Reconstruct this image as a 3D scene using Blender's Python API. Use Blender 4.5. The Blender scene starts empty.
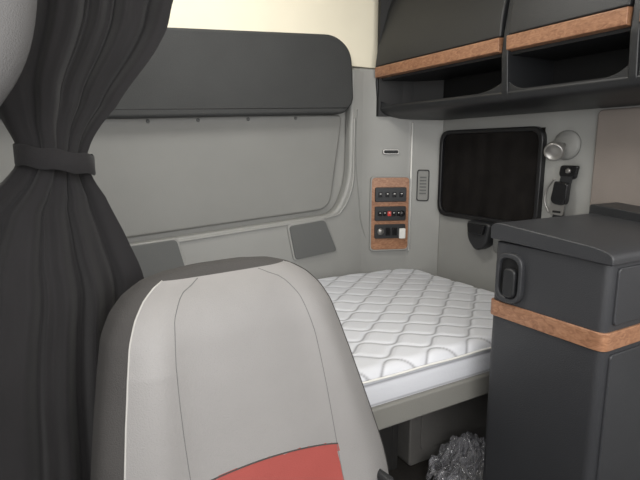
import bpy, bmesh, math, random
from mathutils import Vector, Matrix, noise
random.seed(4)
S=bpy.context.scene
def lin(c):
    c=c/255.0
    return c/12.92 if c<=.04045 else ((c+.055)/1.055)**2.4
def col(r,g,b): return (lin(r),lin(g),lin(b),1)

# ---------------------------------------------------------------- materials
def mat(name,rgb,rough=.5,bump=0,bscale=200,var=0,vscale=6,metal=0,spec=.5,sheen=0):
    m=bpy.data.materials.new(name); m.use_nodes=True
    nt=m.node_tree; b=nt.nodes['Principled BSDF']
    c=col(*rgb)
    b.inputs['Base Color'].default_value=c
    b.inputs['Roughness'].default_value=rough
    b.inputs['Metallic'].default_value=metal
    b.inputs['Specular IOR Level'].default_value=spec
    if sheen: b.inputs['Sheen Weight'].default_value=sheen
    tc=nt.nodes.new('ShaderNodeTexCoord')
    if var:
        n=nt.nodes.new('ShaderNodeTexNoise'); n.inputs['Scale'].default_value=vscale; n.inputs['Detail'].default_value=6
        nt.links.new(tc.outputs['Object'],n.inputs['Vector'])
        r=nt.nodes.new('ShaderNodeValToRGB')
        r.color_ramp.elements[0].position=.3; r.color_ramp.elements[1].position=.7
        r.color_ramp.elements[0].color=tuple(x*(1-var) for x in c[:3])+(1,)
        r.color_ramp.elements[1].color=tuple(min(1,x*(1+var)) for x in c[:3])+(1,)
        nt.links.new(n.outputs['Fac'],r.inputs['Fac']); nt.links.new(r.outputs['Color'],b.inputs['Base Color'])
    if bump:
        n2=nt.nodes.new('ShaderNodeTexNoise'); n2.inputs['Scale'].default_value=bscale; n2.inputs['Detail'].default_value=3
        nt.links.new(tc.outputs['Object'],n2.inputs['Vector'])
        bp=nt.nodes.new('ShaderNodeBump'); bp.inputs['Strength'].default_value=bump; bp.inputs['Distance'].default_value=.002
        nt.links.new(n2.outputs['Fac'],bp.inputs['Height']); nt.links.new(bp.outputs['Normal'],b.inputs['Normal'])
    return m
M={}
M['gray']=mat('gray_moulded_plastic',(145,145,142),.48,.3,300,.05,4)
M['gray_pad']=mat('gray_vinyl_pad',(129,129,126),.6,.4,500,.05,3)
M['grille']=mat('grille_gray',(94,95,94),.7,.6,400)
M['band']=mat('charcoal_upholstery',(55,56,56),.75,.6,300,.08,5)
M['cream']=mat('cream_headliner',(238,231,210),.85,.4,400,.04,3)
M['curtain']=mat('charcoal_curtain_cloth',(41,40,41),.95,.5,600,.08,10,spec=.1,sheen=.1)
M['graycloth']=mat('gray_trim_cloth',(98,97,97),.9,.5,500)
M['black']=mat('black_plastic',(34,35,37),.42,.35,350,.08,5)
M['cab']=mat('cabinet_plastic',(54,55,58),.40,.45,350,.06,5)
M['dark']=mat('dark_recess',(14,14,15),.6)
M['blackgloss']=mat('black_gloss',(18,18,20),.25)
M['frame']=mat('window_frame_black',(20,20,22),.4)
M['net']=mat('window_blackout',(27,25,24),.95,.8,250,.25,14,spec=.1)
M['metal']=mat('brushed_metal',(150,148,145),.35,metal=.8)
M['rail']=mat('rail_gray',(128,127,122),.5,.2,200,.05,6)
M['box']=mat('storage_gray',(112,110,107),.6,.3,200,.12,9)
M['underbunk_shade']=mat('underbunk_shade_dark',(44,43,42),.7,.3,200,.12,9)  # dark tone stands in for the shade under the bunk
M['floor']=mat('rubber_floor',(48,45,42),.75,.8,80,.25,12)
M['taupe']=mat('taupe_trim',(120,112,106),.7,.4,300,.06,6)
M['seatl']=mat('seat_light_vinyl',(134,132,131),.5,.35,450,.05,7)
M['seatd']=mat('seat_dark_cloth',(62,60,59),.85,.6,450,.06,9)
M['seatr']=mat('seat_red_vinyl',(148,68,62),.55,.4,450,.06,12)
M['thread']=mat('white_thread',(170,168,165),.8)
M['white']=mat('white_plastic',(225,224,220),.4)
M['red']=mat('red_button',(190,50,40),.4)
def wood():
    m=bpy.data.materials.new('burl_wood_laminate'); m.use_nodes=True
    nt=m.node_tree; b=nt.nodes['Principled BSDF']; b.inputs['Roughness'].default_value=.35
    tc=nt.nodes.new('ShaderNodeTexCoord'); mp=nt.nodes.new('ShaderNodeMapping'); mp.inputs['Scale'].default_value=(14,14,30)
    n=nt.nodes.new('ShaderNodeTexNoise'); n.inputs['Scale'].default_value=2.6; n.inputs['Detail'].default_value=8; n.inputs['Distortion'].default_value=1.5
    r=nt.nodes.new('ShaderNodeValToRGB'); e=r.color_ramp.elements
    e[0].position=.3; e[0].color=col(130,90,66); e[1].position=.72; e[1].color=col(174,130,100)
    nt.links.new(tc.outputs['Object'],mp.inputs['Vector']); nt.links.new(mp.outputs['Vector'],n.inputs['Vector'])
    nt.links.new(n.outputs['Fac'],r.inputs['Fac']); nt.links.new(r.outputs['Color'],b.inputs['Base Color'])
    return m
M['wood']=wood()
def mattm():
    m=bpy.data.materials.new('quilted_mattress_cloth'); m.use_nodes=True
    nt=m.node_tree; b=nt.nodes['Principled BSDF']; b.inputs['Roughness'].default_value=.7
    b.inputs['Specular IOR Level'].default_value=.25
    at=nt.nodes.new('ShaderNodeAttribute'); at.attribute_name='quilt_line'
    mx=nt.nodes.new('ShaderNodeMix'); mx.data_type='RGBA'
    mx.inputs[6].default_value=col(212,214,220); mx.inputs[7].default_value=col(126,126,131)
    nt.links.new(at.outputs['Fac'],mx.inputs[0]); nt.links.new(mx.outputs[2],b.inputs['Base Color'])
    tc=nt.nodes.new('ShaderNodeTexCoord'); n=nt.nodes.new('ShaderNodeTexNoise'); n.inputs['Scale'].default_value=160
    bp=nt.nodes.new('ShaderNodeBump'); bp.inputs['Strength'].default_value=.3; bp.inputs['Distance'].default_value=.002
    nt.links.new(tc.outputs['Object'],n.inputs['Vector']); nt.links.new(n.outputs['Fac'],bp.inputs['Height']); nt.links.new(bp.outputs['Normal'],b.inputs['Normal'])
    return m
M['mattress']=mattm()
def plasticbag():
    m=bpy.data.materials.new('clear_polythene'); m.use_nodes=True
    nt=m.node_tree; b=nt.nodes['Principled BSDF']; b.inputs['Base Color'].default_value=col(228,228,234)
    b.inputs['Roughness'].default_value=.08; b.inputs['Specular IOR Level'].default_value=1.0
    t=nt.nodes.new('ShaderNodeBsdfTransparent'); mx=nt.nodes.new('ShaderNodeMixShader')
    gl=nt.nodes.new('ShaderNodeBsdfGlossy'); gl.inputs['Roughness'].default_value=.12
    mx2=nt.nodes.new('ShaderNodeMixShader'); mx2.inputs[0].default_value=.4
    lw=nt.nodes.new('ShaderNodeLayerWeight'); lw.inputs['Blend'].default_value=.45
    ml=nt.nodes.new('ShaderNodeMath'); ml.operation='MULTIPLY_ADD'; ml.inputs[1].default_value=.75; ml.inputs[2].default_value=.25
    nt.links.new(lw.outputs['Facing'],ml.inputs[0]); nt.links.new(ml.outputs[0],mx.inputs[0])
    out=nt.nodes['Material Output']
    nt.links.new(b.outputs[0],mx2.inputs[1]); nt.links.new(gl.outputs[0],mx2.inputs[2])
    nt.links.new(t.outputs[0],mx.inputs[1]); nt.links.new(mx2.outputs[0],mx.inputs[2]); nt.links.new(mx.outputs[0],out.inputs['Surface'])
    return m
M['bag']=plasticbag()

# ---------------------------------------------------------------- helpers
def empty(name,loc=(0,0,0),rz=0):
    e=bpy.data.objects.new(name,None); e.location=loc; e.rotation_euler=(0,0,rz); e.empty_display_size=.05
    S.collection.objects.link(e); return e
def mk(name,verts,faces,m,parent=None,smooth=False,bevel=0,seg=3,ang=30):
    me=bpy.data.meshes.new(name); me.from_pydata([tuple(v) for v in verts],[],faces); me.validate()
    bm=bmesh.new(); bm.from_mesh(me); bmesh.ops.recalc_face_normals(bm,faces=bm.faces); bm.to_mesh(me); bm.free()
    ms=m if isinstance(m,list) else [m]
    for x in ms: me.materials.append(M[x])
    ob=bpy.data.objects.new(name,me); S.collection.objects.link(ob)
    if parent: ob.parent=parent
    if smooth or bevel:
        for p in me.polygons: p.use_smooth=True
    if bevel:
        bv=ob.modifiers.new('bevel','BEVEL'); bv.width=bevel; bv.segments=seg; bv.limit_method='ANGLE'; bv.angle_limit=math.radians(ang)
        wn=ob.modifiers.new('wn','WEIGHTED_NORMAL'); wn.keep_sharp=False
    return ob
def box(name,x0,x1,y0,y1,z0,z1,m,parent=None,bevel=0,seg=3):
    v=[(x,y,z) for x in(x0,x1) for y in(y0,y1) for z in(z0,z1)]
    f=[(0,1,3,2),(4,6,7,5),(0,4,5,1),(2,3,7,6),(0,2,6,4),(1,5,7,3)]
    return mk(name,v,f,m,parent,False,bevel,seg)
def rnd(pts,rad,n=6):
    out=[];N=len(pts)
    for i,p in enumerate(pts):
        r=rad[i] if isinstance(rad,(list,tuple)) else rad
        p=Vector(p); a=Vector(pts[i-1])-p; b=Vector(pts[(i+1)%N])-p
        if r<=0: out.append(tuple(p)); continue
        la=min(r,a.length*.49); lb=min(r,b.length*.49)
        A=p+a.normalized()*la; B=p+b.normalized()*lb
        for k in range(n+1):
            t=k/n; q=A*(1-t)**2+p*2*t*(1-t)+B*t*t; out.append(tuple(q))
    return out
def prism(name,pts,f3,d0,d1,m,parent=None,bevel=0,seg=3,ang=30):
    n=len(pts)
    v=[f3(a,b,d0) for a,b in pts]+[f3(a,b,d1) for a,b in pts]
    f=[tuple(range(n)),tuple(range(2*n-1,n-1,-1))]+[(i,(i+1)%n,n+(i+1)%n,n+i) for i in range(n)]
    return mk(name,v,f,m,parent,False,bevel,seg,ang)
def ring(name,outer,inner,f3,d0,d1,m,parent=None,bevel=0):
    n=len(outer)
    v=[f3(a,b,d0) for a,b in outer]+[f3(a,b,d0) for a,b in inner]+[f3(a,b,d1) for a,b in outer]+[f3(a,b,d1) for a,b in inner]
    f=[]
    for i in range(n):
        j=(i+1)%n
        f+= [(i,j,n+j,n+i),(2*n+i,3*n+i,3*n+j,2*n+j),(i,2*n+i,2*n+j,j),(n+i,n+j,3*n+j,3*n+i)]
    return mk(name,v,f,m,parent,False,bevel,2)
XZ=lambda a,b,d:(a,d,b)
YZ=lambda a,b,d:(d,a,b)
XY=lambda a,b,d:(a,b,d)
def rect(a0,a1,b0,b1,r,n=6): return rnd([(a0,b0),(a1,b0),(a1,b1),(a0,b1)],r,n)
def tube(name,pts,r,m,parent=None,cyc=False,res=3):
    P=[Vector(p) for p in pts];n=len(P);k=6 if res<4 else 14
    v=[];f=[]
    up=None
    for i,p in enumerate(P):
        t=((P[(i+1)%n]-P[i-1]) if (cyc or 0<i<n-1) else (P[1]-P[0] if i==0 else P[-1]-P[-2])).normalized()
        if up is None:
            up=Vector((0,0,1)) if abs(t.z)<.9 else Vector((1,0,0))
        a=t.cross(up).normalized(); b=a.cross(t).normalized(); up=b
        for j in range(k):
            an=2*math.pi*j/k; v.append(p+a*math.cos(an)*r+b*math.sin(an)*r)
    for i in range(n if cyc else n-1):
        for j in range(k):
            f.append((i*k+j,i*k+(j+1)%k,((i+1)%n)*k+(j+1)%k,((i+1)%n)*k+j))
    if not cyc: f+=[tuple(range(k))[::-1],tuple((n-1)*k+j for j in range(k))]
    return mk(name,v,f,m,parent,True)
def lathe(name,prof,m,parent=None,mtx=Matrix(),k=32):
    v=[];f=[];n=len(prof)
    for r,h in prof:
        for j in range(k):
            an=2*math.pi*j/k; v.append(mtx@Vector((r*math.cos(an),r*math.sin(an),h)))
    for i in range(n-1):
        for j in range(k): f.append((i*k+j,i*k+(j+1)%k,(i+1)*k+(j+1)%k,(i+1)*k+j))
    f+=[tuple(range(k))[::-1],tuple((n-1)*k+j for j in range(k))]
    return mk(name,v,f,m,parent,True)
def lerp(a,b,t): return a+(b-a)*t
def interp(tab,z):
    if z<=tab[0][0]: return tab[0][1]
    for i in range(len(tab)-1):
        if z<=tab[i+1][0]:
            t=(z-tab[i][0])/(tab[i+1][0]-tab[i][0])
            p0=tab[max(i-1,0)][1];p1=tab[i][1];p2=tab[i+1][1];p3=tab[min(i+2,len(tab)-1)][1]
            return .5*((2*p1)+(-p0+p2)*t+(2*p0-5*p1+4*p2-p3)*t*t+(-p0+3*p1-3*p2+p3)*t**3)
    return tab[-1][1]
def smoothpath(pts,n=8):
    out=[]
    for i in range(len(pts)-1):
        p0=Vector(pts[max(i-1,0)]);p1=Vector(pts[i]);p2=Vector(pts[i+1]);p3=Vector(pts[min(i+2,len(pts)-1)])
        for k in range(n):
            t=k/n
            out.append(.5*((2*p1)+(-p0+p2)*t+(2*p0-5*p1+4*p2-p3)*t*t+(-p0+3*p1-3*p2+p3)*t**3))
    out.append(Vector(pts[-1])); return out

# ---------------------------------------------------------------- room shell
box('floor',-.56,1.86,-1.0,2.2,-.06,0,'floor')
box('ceiling',-.56,1.86,-.75,2.2,2.2,2.26,'cream')
box('wall_rear',-.56,1.86,2.10,2.2,0,2.2,'gray')
prism('wall_left',[(-1.0,0),(2.1,0),(2.1,2.2),(-.75,2.2),(-.75,1.95),(.35,1.95),(.35,1.05),(-1.0,1.05)],YZ,-.56,-.5,'gray')
def wall_right():
    wy0,wy1,wz0,wz1=1.32,1.81,.95,1.26
    cells=[(-1.0,.35,0,1.05),(-.75,.35,1.95,2.2),(.35,wy0,0,2.2),(wy1,2.1,0,2.2),(wy0,wy1,0,wz0),(wy0,wy1,wz1,2.2)]
    v=[];f=[]
    for (a,b,c,d) in cells:
        o=len(v)
        v+=[(x,y,z) for x in(1.76,1.86) for y in(a,b) for z in(c,d)]
        f+=[tuple(o+i for i in q) for q in [(0,1,3,2),(4,6,7,5),(0,4,5,1),(2,3,7,6),(0,2,6,4),(1,5,7,3)]]
    return mk('wall_right',v,f,'gray')
wall_right()
box('wall_front',-.56,1.86,-1.06,-1.0,0,.95,'black')
box('trim_1',-.5,1.62,2.07,2.10,1.60,2.2,'cream',bevel=.004)
prism('trim_2',rnd([(-.46,.80),(.32,.862),(1.255,.925),(1.325,1.375),(.35,1.345),(-.46,1.30)],[.02,0,.07,.035,0,.02],8),XZ,2.075,2.10,'gray_pad',bevel=.012)
prism('trim_3',rnd([(-.5,.42),(1.46,.42),(1.46,1.59),(1.355,1.59),(1.345,1.05),(1.27,.905),(.32,.84),(-.5,.78)],[0,0,0,.02,.10,.06,0,0],8),XZ,2.045,2.10,'gray',bevel=.015)
prism('trim_4',rnd([(1.40,2.047),(1.47,2.04),(1.655,1.968),(1.755,1.85),(1.76,1.85),(1.76,2.10),(1.40,2.10)],[0,.07,.012,0,0,0,0],6),XY,.42,1.59,'gray',bevel=.004)
tube('trim_5',[(1.657,1.958,.70),(1.657,1.958,1.0),(1.657,1.958,1.34)],.0045,'white')
tube('trim_8',smoothpath([(1.385,2.046,1.40),(1.378,2.046,1.25),(1.385,2.046,1.10),(1.40,2.046,.98),(1.415,2.046,.86),(1.46,2.045,.74)]),.004,'gray_pad')
tube('trim_9',smoothpath([(-.45,2.043,.765),(.0,2.043,.79),(.32,2.043,.822),(.8,2.043,.858),(1.22,2.043,.890),(1.31,2.043,.93),(1.362,2.043,1.04),(1.368,2.043,1.2),(1.37,2.043,1.36)],10),.006,'gray')
band=empty('upholstered_wall_band')
prism('pad',rnd([(-.48,1.295),(.35,1.325),(1.30,1.375),(1.35,1.43),(1.335,1.66),(1.245,1.72),(.5,1.665),(-.48,1.61)],[.02,0,.03,.03,.06,.05,0,.02],8),XZ,2.015,2.10,'band',band,bevel=.02)
tube('seam',[(lerp(-.45,1.32,i/20),2.016,lerp(1.318,1.402,i/20)) for i in range(21)],.002,'dark',band)
RY=Matrix.Rotation(math.pi/2,4,'X')
for i,x in enumerate((.42,.62,.84,1.07)):
    lathe('snap_stud_%d'%(i+1),[(.008,0),(.007,.003),(.003,.005),(.001,.005)],'grille',band,Matrix.Translation((x,2.075,1.297+.05*x))@RY,12)
def grille(name,pts):
    e=empty(name)
    prism('frame',rnd(pts,.02),XZ,2.035,2.050,'gray',e,bevel=.004)
    cx=sum(p[0] for p in pts)/4; cz=sum(p[1] for p in pts)/4
    q=[(cx+(a-cx)*.92,cz+(b-cz)*.92) for a,b in pts]
    prism('mesh_face',rnd(q,.018),XZ,2.029,2.040,'grille',e,bevel=.003)
grille('speaker_grille',[(.30,.675),(.545,.695),(.505,.855),(.26,.838)])
grille('speaker_grille',[(1.035,.695),(1.28,.718),(1.205,.888),(1.00,.87)])

# ---------------------------------------------------------------- control panel on chamfer
cp=empty('sleeper_control_panel',(1.560,2.002,.89),-math.atan2(.072,.185))
prism('wood_plate',rect(-.097,.097,-.18,.185,.02),XZ,-.014,.004,'wood',cp,bevel=.003)
ring('plate_rim',rect(-.103,.103,-.186,.191,.024),rect(-.096,.096,-.179,.184,.02),XZ,-.016,.004,'gray',cp,bevel=.002)
for i,z in enumerate((.10,.005,-.085)):
    prism('module_%d'%(i+1),rect(-.080,.080,z-.036,z+.036,.008),XZ,-.024,-.01,'black',cp,bevel=.003)
    if i!=2:
        for j in range(4 if i==0 else 5):
            x=-.055+j*(.036 if i==0 else .024)
            prism('button_%d_%d'%(i,j),rect(x-.009,x+.009,z-.012,z+.012,.003),XZ,-.029,-.02,'red' if (i==1 and j==2) else 'blackgloss',cp,bevel=.002)
            box('mark_%d_%d'%(i,j),x-.004,x+.004,-.0296,-.028,z+.003,z+.006,'white',cp)
R90=Matrix.Rotation(math.pi/2,4,'X')
lathe('knob',[(.016,0),(.015,.012),(.012,.016),(.002,.017)],'blackgloss',cp,Matrix.Translation((.058,-.022,.005))@R90)
lathe('dial',[(.017,0),(.016,.008),(.002,.009)],'metal',cp,Matrix.Translation((-.05,-.022,-.085))@R90)
for x in (-.012,.022):
    prism('rocker',rect(x-.012,x+.012,-.105,-.065,.003),XZ,-.03,-.02,'blackgloss',cp,bevel=.002)
prism('socket_cover',rect(.046,.078,-.122,-.07,.006),XZ,-.034,-.02,'white',cp,bevel=.003)
sv=empty('slot_vent',(1.560,2.002,1.20),-math.atan2(.072,.185))
prism('slot_bezel',rect(-.042,.042,-.013,.013,.012),XZ,-.008,.004,'metal',sv,bevel=.002)
prism('slot_hole',rect(-.036,.036,-.008,.008,.008),XZ,-.0095,-.006,'dark',sv)
tv=empty('tall_air_vent',(1.699,1.914,1.035),-math.atan2(.118,.100))
ring('bezel',rect(-.030,.030,-.078,.078,.012),rect(-.026,.026,-.073,.073,.009),XZ,-.006,.006,'frame',tv,bevel=.001)
prism('back',rect(-.027,.027,-.073,.073,.008),XZ,-.001,.004,'gray_pad',tv)
for i in range(6):
    z=-.040+i*.016
    box('louvre_%d'%(i+1),-.016,.016,-.005,.0,z-.003,z+.003,'grille',tv)

# ---------------------------------------------------------------- window in right wall
w=empty('window_1')
ring('frame',rect(1.278,1.847,.892,1.300,.06,8),rect(1.297,1.828,.913,1.282,.05,8),YZ,1.734,1.775,'frame',w,bevel=.005)
nu=180; v=[];f=[]
for i in range(nu+1):
    y=lerp(1.283,1.840,i/nu)
    for k in range(13):
        z=lerp(.902,1.294,k/12)
        dr=.5+.5*noise.noise(Vector((y*5,z*2,2)))
        x=1.750+.005*dr*math.sin(i/nu*math.pi*2*6+1.2*k/12+2*noise.noise(Vector((y*4,z*3,0))))
        v.append((min(x,1.757),y,z))
for i in range(nu):
    for k in range(12): f.append((i*13+k,(i+1)*13+k,(i+1)*13+k+1,i*13+k+1))
mk('blackout_curtain',v,f,'net',w,True)
prism('outer_glass',rect(1.30,1.82,.94,1.27,.03),YZ,1.80,1.806,'blackgloss',w)
wl=empty('window_latch_handle')
prism('cup',rnd([(1.48,.895),(1.62,.895),(1.61,.81),(1.56,.76),(1.50,.79)],.025),YZ,1.70,1.76,'black',wl,bevel=.012)
prism('lever',rnd([(1.50,.885),(1.60,.885),(1.59,.84),(1.51,.84)],.01),YZ,1.685,1.705,'blackgloss',wl,bevel=.004)
prism('base',rnd([(1.37,.882),(1.485,.890),(1.485,.775),(1.40,.735)],.02),YZ,1.725,1.76,'grille',wl,bevel=.008)

rl=empty('reading_lamp')
RX=Matrix.Rotation(-math.pi/2,4,'Y')
lathe('wall_base',[(.055,0),(.055,.008),(.048,.018),(.02,.024),(.001,.024)],'gray_pad',rl,Matrix.Translation((1.76,1.19,1.225))@RX)
tube('stem',[(1.745,1.19,1.225),(1.72,1.185,1.222),(1.70,1.18,1.21)],.009,'metal',rl,res=5)
lathe('lamp_head',[(.001,-.035),(.018,-.032),(.03,-.018),(.036,.004),(.034,.02),(.029,.024),(.026,.02),(.001,.018)],'metal',rl,Matrix.Translation((1.675,1.18,1.205))@Matrix.Rotation(math.radians(-110),4,'Y')@Matrix.Rotation(.3,4,'X'))
# seat belt anchor with buckle and webbing
rb=empty('seat_belt_buckle')
prism('anchor_plate',rnd([(1.13,1.150),(1.20,1.150),(1.205,1.115),(1.185,1.095),(1.14,1.10)],.010),YZ,1.742,1.76,'blackgloss',rb,bevel=.004)
lathe('anchor_bolt',[(.011,0),(.011,.006),(.006,.008),(.001,.008)],'metal',rb,Matrix.Translation((1.742,1.165,1.13))@RX,6)
prism('webbing_upper',rnd([(1.145,1.11),(1.19,1.11),(1.195,1.08),(1.15,1.075)],.003),YZ,1.735,1.742,'black',rb)
prism('buckle_body',rnd([(1.145,1.085),(1.20,1.092),(1.212,1.02),(1.198,1.005),(1.158,1.002),(1.148,1.015)],.010),YZ,1.712,1.738,'blackgloss',rb,bevel=.006)
prism('latch_plate',rnd([(1.155,1.012),(1.205,1.016),(1.222,.985),(1.205,.965),(1.16,.962)],.008),YZ,1.720,1.726,'metal',rb,bevel=.001)
prism('latch_slot',rect(1.168,1.202,.972,.980,.003),YZ,1.7185,1.722,'dark',rb)
prism('webbing_lower',rnd([(1.163,.978),(1.205,.980),(1.212,.92),(1.190,.84),(1.148,.84),(1.17,.92)],.006),YZ,1.730,1.735,'black',rb)
tube('webbing_loop',smoothpath([(1.735,1.215,1.10),(1.728,1.238,1.06),(1.726,1.243,1.01),(1.73,1.225,.97)]),.004,'metal',rb,res=5)
prism('trim_6',rect(.36,1.075,.5,1.345,.02),YZ,1.745,1.76,'taupe',bevel=.006)

# ---------------------------------------------------------------- overhead lockers
lk=empty('overhead_locker')
Y0,Y1=.38,2.040
bays=[(1.285,2.025),(.843,1.260),(.40,.818)]
XZY=lambda a,b,d:(a,d,b)
prism('bottom_tray',rnd([(1.503,1.418),(1.494,1.405),(1.51,1.380),(1.60,1.360),(1.755,1.350),(1.755,1.370),(1.60,1.382),(1.535,1.398)],[0,.01,.03,0,0,0,0,.01],5),XZY,Y0,Y1,'black',lk,bevel=.003)
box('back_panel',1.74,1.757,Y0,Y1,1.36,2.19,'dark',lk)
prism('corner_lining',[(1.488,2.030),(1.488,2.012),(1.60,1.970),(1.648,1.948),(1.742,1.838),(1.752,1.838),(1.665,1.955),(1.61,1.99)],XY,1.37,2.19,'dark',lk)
prism('shelf',[(1.50,1.535),(1.755,1.535),(1.755,1.55),(1.50,1.55)],XZY,Y0,Y1,'black',lk)
prism('top_rail',[(1.60,2.0),(1.755,2.0),(1.755,2.19),(1.60,2.19)],XZY,Y0,Y1,'black',lk)
divprof=rnd([(1.493,1.405),(1.51,1.379),(1.755,1.355),(1.755,2.19),(1.60,2.19),(1.575,2.0),(1.515,1.78),(1.485,1.60),(1.482,1.53)],[.01,.02,0,0,0,.05,.1,.05,.01],5)
for i,(a,b) in enumerate([(.38,.402),(.818,.843),(1.258,1.285),(2.022,2.044)]):
    prism('divider_%d'%(i+1),divprof,XZY,a,b,'black',lk,bevel=.004)
for i,(a,b) in enumerate(bays):
    dp=[(1.475,1.598),(1.480,1.66),(1.495,1.74),(1.520,1.84),(1.552,1.94),(1.585,2.02),(1.61,2.02),(1.577,1.94),(1.545,1.84),(1.52,1.74),(1.505,1.66),(1.50,1.598)]
    prism('door_%d'%(i+1),dp,XZY,a+.004,b-.004,'black',lk,bevel=.006)
    prism('wood_strip_%d'%(i+1),rnd([(1.470,1.548),(1.468,1.595),(1.50,1.598),(1.50,1.545)],.004),XZY,a+.004,b-.004,'wood',lk,bevel=.002)
    n=24; pts=[(a,1.40)]
    for k in range(n+1):
        t=k/n; pts.append((lerp(a,b,t),1.412+.035*(abs(2*t-1)**6)))
    pts.append((b,1.40))
    prism('lip_%d'%(i+1),pts,lambda p,q,d:(d,p,q),1.498,1.508,'black',lk,bevel=.002)
# ---------------------------------------------------------------- bunk
bunk=empty('sleeper_bunk')
box('front_rail',-.48,1.745,1.035,1.065,.425,.497,'rail',bunk,bevel=.008)
box('bed_pan',-.48,1.745,1.066,2.035,.435,.470,'rail',bunk,bevel=.004)
box('support_leg',1.70,1.745,1.10,1.95,.0,.434,'box',bunk)
box('support_leg_left',-.48,-.43,1.10,1.95,.0,.434,'box',bunk)
box('shade_panel',-.42,1.10,1.36,1.38,.0,.434,'underbunk_shade',bunk,bevel=.004)  # added dark panels fill the shaded opening below the bed
box('shade_panel_side',1.10,1.13,1.36,2.0,.0,.434,'underbunk_shade',bunk,bevel=.004)
box('shade_panel_rear',1.13,1.69,1.82,1.84,.0,.434,'underbunk_shade',bunk,bevel=.004)
def mattress():
    prof=[]
    yf,yb,zb,zt,r=1.05,2.030,.475,.600,.035
    n=14
    prof.append((yf+.004,zb,-1,0))
    for k in range(1,n): prof.append((yf,lerp(zb,zt-r,k/n),-1,0))
    for k in range(9):
        a=math.pi/2*k/8
        prof.append((yf+r-r*math.cos(a),zt-r+r*math.sin(a),-math.cos(a),math.sin(a)))
    m=260
    for k in range(1,m): prof.append((lerp(yf+r,yb-.03,k/m),zt,0,1))
    for k in range(7):
        a=math.pi/2*k/6
        prof.append((yb-.03+.03*math.sin(a),zt-.03+.03*math.cos(a),math.sin(a),math.cos(a)))
    prof.append((yb,zb,1,0))
    X0,X1=-.46,1.715; nx=600
    L,p,A=.165,.070,.026
    v=[];st=[]
    for i in range(nx+1):
        x=lerp(X0,X1,i/nx)
        ex=min(x-X0,X1-x); fall=1-max(0,1-ex/.03)**2
        for (y,z,ny,nz) in prof:
            if nz>.3:
                d=9
                base=y-yf-.02
                k0=int(round(base/p))
                for k in (k0-1,k0,k0+1):
                    ph=2*math.pi*x/L+(math.pi if k%2 else 0)
                    yy=k*p+A*math.sin(ph); sl=A*2*math.pi/L*math.cos(ph)
                    d=min(d,abs(base-yy)/math.sqrt(1+sl*sl))
            else:
                d=min(abs(z-.500),abs(z-.565),.05) if ny<0 else .05
            h=.0045*(1-math.exp(-(d/.011)**2))
            h+=.007*noise.noise(Vector((x*3,y*3,0)))*max(nz,0)
            s=math.exp(-(d/.0036)**2)*.75  # colour gets darker along the quilting lines
            zz=z+nz*h
            if nz>.3: zz=lerp(zb+.02,zz,.6+.4*fall)
            v.append((x,y+ny*h*.6,zz)); st.append(s)
    P=len(prof);f=[]
    for i in range(nx):
        for j in range(P-1): f.append((i*P+j,(i+1)*P+j,(i+1)*P+j+1,i*P+j+1))
        f.append((i*P+P-1,(i+1)*P+P-1,(i+1)*P,i*P))
    f.append(tuple(range(P))); f.append(tuple(nx*P+j for j in range(P))[::-1])
    ob=mk('mattress',v,f,'mattress',bunk,True)
    at=ob.data.attributes.new('quilt_line','FLOAT','POINT')
    at.data.foreach_set('value',st)
    return ob
mattress()
tube('piping_upper',[(lerp(-.44,1.70,i/60),1.045,.578+.001*math.sin(i)) for i in range(61)],.0035,'white',bunk)

sb=empty('storage_box')
prism('body',rnd([(1.17,0.001),(1.66,0.001),(1.66,.27),(1.17,.27)],.02),XZ,1.34,1.80,'box',sb,bevel=.008)
prism('lid',rnd([(1.16,.262),(1.67,.262),(1.67,.30),(1.16,.30)],.01),XZ,1.33,1.81,'box',sb,bevel=.006)
prism('front_panel',rect(1.22,1.60,.06,.22,.02),XZ,1.332,1.345,'box',sb,bevel=.004)
def film(name,c,sx,sy,h,seed):
    n=110; v=[];f=[]
    o=Vector((seed,seed*2,seed*.5))
    for i in range(n+1):
        for j in range(n+1):
            a=lerp(-1,1,i/n); b=lerp(-1,1,j/n)
            e=max(0,1-(a*a+b*b)*.85)
            q=Vector((a*2.3,b*2.3,0))+o
            r1=1-abs(noise.noise(q))*2.2
            r2=1-abs(noise.noise(q*2.3+o))*2.2
            r3=abs(noise.noise(q*5))
            z=c[2]+h*(e**.6)*(.35+.45*r1+.25*r2+.12*r3)
            x=c[0]+a*sx*(1+.12*noise.noise(q*1.7))+.02*noise.noise(q*3)
            y=c[1]+b*sy*(1+.12*noise.noise(q*1.4+o))+.02*noise.noise(q*3+o)
            v.append((x,y,max(.003,z)))
    for i in range(n):
        for j in range(n):
            a=lerp(-1,1,(i+.5)/n); b=lerp(-1,1,(j+.5)/n)
            if a*a+b*b<1.1+.3*noise.noise(Vector((a*3,b*3,seed))):
                f.append((i*(n+1)+j,(i+1)*(n+1)+j,(i+1)*(n+1)+j+1,i*(n+1)+j+1))
    mk(name,v,f,'bag',None,True)
film('polythene_bag',(1.30,1.17,.005),.15,.12,.17,3.1)
film('polythene_bag',(1.18,1.10,.004),.13,.10,.07,7.7)

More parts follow.
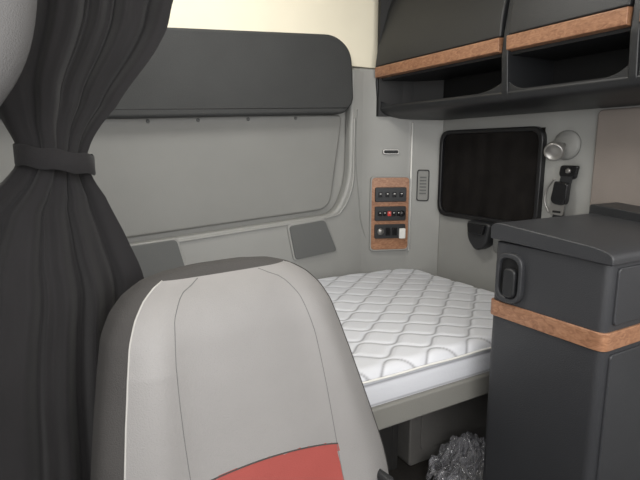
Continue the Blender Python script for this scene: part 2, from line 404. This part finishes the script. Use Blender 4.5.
# ---------------------------------------------------------------- black cabinet
cb=empty('storage_cabinet')
prism('body',rect(1.132,1.70,.632,.965,.022,5),XY,0.0,.950,'cab',cb,bevel=.004)
lidp=rnd([(.622,.944),(.974,.958),(.974,.995),(.955,1.006),(.66,.982),(.622,.970)],[.006,.006,.01,.02,.03,.02],5)
prism('lid',lidp,YZ,1.122,1.705,'cab',cb,bevel=.008)
prism('lid_tray',rnd([(.74,.98),(.96,.99),(.96,1.035),(.80,1.02),(.75,1.0)],.012),YZ,1.56,1.70,'black',cb,bevel=.01)
ring('wood_band',rect(1.126,1.706,.626,.971,.024,5),rect(1.134,1.698,.634,.963,.02,5),XY,.735,.780,'wood',cb,bevel=.002)
prism('door_upper',rect(1.16,1.69,.795,.935,.012),XZ,.626,.636,'cab',cb,bevel=.003)
prism('door_lower',rect(1.16,1.69,.05,.722,.012),XZ,.626,.636,'cab',cb,bevel=.003)
ring('handle_rim',rect(.858,.945,.785,.926,.038,8),rect(.870,.933,.800,.912,.03,8),YZ,1.118,1.136,'cab',cb,bevel=.004)
prism('handle_recess',rect(.866,.937,.795,.916,.03,8),YZ,1.128,1.1325,'dark',cb)
prism('handle_paddle',rect(.876,.915,.803,.885,.016,8),YZ,1.112,1.130,'black',cb,bevel=.006)

# ---------------------------------------------------------------- passenger seat
seat=empty('passenger_seat',(.333,.82,0),math.radians(8))
HW=[(.48,.318),(.55,.308),(.62,.294),(.70,.276),(.78,.257),(.85,.239),(.90,.224),(.935,.205),(.962,.180),(.982,.148),(.993,.110),(.999,.06)]
def cxo(z): return -.032*max(0,(z-.55)/.45)
def seatpt(u,z,off=0):
    hw=interp(HW,z)
    th=.070 if z<.88 else .070*max(.12,math.sqrt(max(0,1-((z-.88)/.121)**2)))
    n=3.2
    c,s=math.cos(u),math.sin(u)
    x=(hw+off)*math.copysign(abs(c)**(2/n),c)
    yy=(th+off)*math.copysign(abs(s)**(2/n),s)
    if s<0:
        q=abs(x)/hw
        b=math.exp(-((q-.72)/.17)**2)*.016*min(1,(1.0-z)/.15)
        yy-=b
    lean=(z-.6)*.17
    return Vector((x+cxo(z),yy+lean,z))
NU,NZ=260,170
v=[];f=[];fm=[];zs=[]
for k in range(NZ+1):
    t=k/NZ; zs.append(lerp(.48,.999,1-(1-t)**1.6))
for z in zs:
    for j in range(NU): v.append(seatpt(2*math.pi*j/NU,z))
def seamx(z): return interp([(.48,.155),(.6,.152),(.75,.148),(.86,.140),(.93,.125),(.965,.10),(.985,.06)],z)
def redtop(x): return .655-.6*x*x-.10*x
EL=.885
for k in range(NZ):
    for j in range(NU):
        f.append((k*NU+j,k*NU+(j+1)%NU,(k+1)*NU+(j+1)%NU,(k+1)*NU+j))
        u=2*math.pi*(j+.5)/NU; z=(zs[k]+zs[k+1])/2
        p=seatpt(u,z); px=p.x-cxo(z); hw=interp(HW,z)
        if math.sin(u)>=-.08 or px<-hw*EL or px>hw*.975 or z>.986: mi=1
        else:
            mi=0
            if abs(px)<seamx(z) and z<redtop(px): mi=2
        fm.append(mi)
f.append(tuple(range(NU))[::-1]); fm.append(1)
f.append(tuple(NZ*NU+j for j in range(NU))); fm.append(1)
me=bpy.data.meshes.new('backrest'); me.from_pydata([tuple(q) for q in v],[],f)
for x in('seatl','seatd','seatr'): me.materials.append(M[x])
me.polygons.foreach_set('material_index',fm)
for p in me.polygons: p.use_smooth=True
ob=bpy.data.objects.new('backrest',me); S.collection.objects.link(ob); ob.parent=seat
def front_at(x,z,off=.0003):
    hw=interp(HW,z); q=min(.999,abs(x)/(hw)); n=3.2
    c=math.copysign(q**(n/2),x); u=-math.acos(max(-1,min(1,c)))
    return seatpt(u,z,off)
for sg,nm in((-1,'left'),(1,'right')):
    tube('bolster_seam_'+nm,[front_at(sg*seamx(z),z,-.0006) for z in [lerp(.49,.984,i/60) for i in range(61)]],.0010,'grille',seat)
tube('edge_seam_left',[front_at(-interp(HW,z)*EL,z) for z in [lerp(.49,.986,i/60) for i in range(61)]],.0016,'thread',seat)
tube('edge_seam_right',[front_at(interp(HW,z)*.975,z) for z in [lerp(.49,.986,i/60) for i in range(61)]],.0016,'seatd',seat)
tube('insert_seam',[front_at(x,redtop(x)) for x in [lerp(-.152,.152,i/40) for i in range(41)]],.0014,'seatd',seat)
def blob_cushion():
    v=[];f=[];nx,ny=40,40
    for s in (1,-1):
        for i in range(nx+1):
            for j in range(ny+1):
                a=lerp(-1,1,i/nx);b=lerp(-1,1,j/ny)
                x=.26*a; y=-.29+.25*b
                e=(1-abs(a)**6)**.4*(1-abs(b)**6)**.4 if abs(a)<1 and abs(b)<1 else 0
                z=.42+s*.055*e+(.016*math.exp(-((abs(a)-.75)/.18)**2)*e if s>0 else 0)
                v.append((x,y,z))
    o=(nx+1)*(ny+1)
    for t in(0,1):
        for i in range(nx):
            for j in range(ny):
                q=[t*o+i*(ny+1)+j,t*o+(i+1)*(ny+1)+j,t*o+(i+1)*(ny+1)+j+1,t*o+i*(ny+1)+j+1]
                f.append(tuple(q if t==0 else q[::-1]))
    mk('cushion',v,f,'seatl',seat,True)
blob_cushion()
prism('pedestal',rnd([(-.20,0),(.20,0),(.18,.38),(-.18,.38)],.02),XZ,-.46,-.10,'black',seat,bevel=.01)
box('recliner_bracket_left',-.262,-.240,-.12,.00,.38,.53,'black',seat,bevel=.008)
box('recliner_bracket_right',.240,.262,-.12,.00,.38,.53,'black',seat,bevel=.008)

# ---------------------------------------------------------------- curtain
cu=empty('sleeper_curtain')
XL=[(.06,-.24),(.5,-.22),(.8,-.20),(1.0,-.16),(1.1,-.10),(1.16,-.03),(1.20,-.012),(1.25,-.03),(1.32,-.05),(1.45,-.04),(1.7,-.03),(2.18,-.03)]
XR=[(.06,.12),(.5,.14),(.75,.158),(.88,.170),(.96,.172),(1.05,.142),(1.12,.113),(1.165,.092),(1.205,.094),(1.28,.146),(1.40,.228),(1.48,.258),(1.7,.32),(2.18,.41)]
AM=[(.06,.030),(.9,.024),(1.1,.015),(1.19,.008),(1.3,.015),(1.5,.026),(2.18,.036)]
nu,nz=320,200
def curt(u,z):
    xl=interp(XL,z);xr=interp(XR,z);am=interp(AM,z)
    w=u+.05*math.sin(u*7+z*1.5)+.03*noise.noise(Vector((u*4,z*1.5,3)))
    ph=2*math.pi*4.6*w+.9*math.sin(z*2.2)
    mod=.65+.5*noise.noise(Vector((u*5,z*1.2,9)))
    fold=math.sin(ph)*mod+.28*math.sin(ph*2.3+z*2)*min(1,abs(z-1.19)*3+.3)
    big=.018*math.sin(u*6+z*2.5)
    y=.975+am*fold+big+.010*noise.noise(Vector((u*6,z*3,1)))+.003*noise.noise(Vector((u*14,z*12,5)))
    bow=-.02*math.sin(math.pi*u)
    x=lerp(xl,xr,u)+.004*math.cos(ph)+.006*noise.noise(Vector((u*3,z*4,7)))
    return (x,y+bow,z)
v=[];f=[]
for k in range(nz+1):
    z=lerp(.06,2.18,k/nz)
    for j in range(nu+1): v.append(curt(j/nu,z))
for k in range(nz):
    for j in range(nu): f.append((k*(nu+1)+j,k*(nu+1)+j+1,(k+1)*(nu+1)+j+1,(k+1)*(nu+1)+j))
mk('cloth',v,f,'curtain',cu,True)
v=[];f=[];n=64
for i in range(n):
    a=2*math.pi*i/n
    x=.041+.058*math.cos(a); y=.960+.042*math.sin(a); zc=1.187-.16*(x-.041)
    for dz,dr in((-.017,0),(-.015,.002),(.015,.002),(.017,0)):
        v.append((x+dr*math.cos(a),y+dr*math.sin(a),zc+dz+.0015*math.sin(a*7)))
for i in range(n):
    j=(i+1)%n
    for k in range(3): f.append((i*4+k,j*4+k,j*4+k+1,i*4+k+1))
mk('tie_back',v,f,'curtain',cu,True)
tube('ceiling_track',[(-.48,.975,2.187),(.4,.975,2.187),(1.45,.975,2.187)],.008,'metal',cu,res=5)
tube('trim_7',smoothpath([(-.42,.80,1.0),(-.26,.80,1.13),(-.15,.80,1.21),(-.07,.80,1.29),(-.028,.80,1.38),(-.015,.80,1.55),(-.015,.80,1.8),(-.015,.80,2.19)]),.055,'graycloth',res=5)

# ---------------------------------------------------------------- lights
wd=bpy.data.worlds.new('World'); S.world=wd; wd.use_nodes=True
bg=wd.node_tree.nodes['Background']; bg.inputs[0].default_value=(1,.99,.98,1); bg.inputs[1].default_value=1.5
def area(name,loc,target,sx,sy,e,c=(1,1,1)):
    l=bpy.data.lights.new(name,'AREA'); l.shape='RECTANGLE'; l.size=sx; l.size_y=sy; l.energy=e; l.color=c
    o=bpy.data.objects.new(name,l); S.collection.objects.link(o); o.location=loc
    o.rotation_euler=(Vector(target)-Vector(loc)).to_track_quat('-Z','Y').to_euler(); return o
area('windshield_daylight',(.6,-.98,1.5),(.7,1.5,1.0),2.2,1.0,31,(1,.99,.98))
area('door_window_daylight',(-.48,-.2,1.5),(1.2,.8,.8),1.0,.8,12,(1,.99,.98))
area('ceiling_fill_light',(.55,1.4,2.15),(.6,1.5,0),.5,.4,11,(1,.98,.94))  # added fill light, brightens the sleeper from above

# ---------------------------------------------------------------- camera
cam=bpy.data.cameras.new('camera'); cam.lens=36*500/640; cam.sensor_width=36; cam.clip_start=.02
co=bpy.data.objects.new('camera',cam); S.collection.objects.link(co)
co.location=(0,0,1.2); co.rotation_euler=(math.radians(80),0,math.radians(-30))
S.camera=co
S.view_settings.view_transform='Standard'
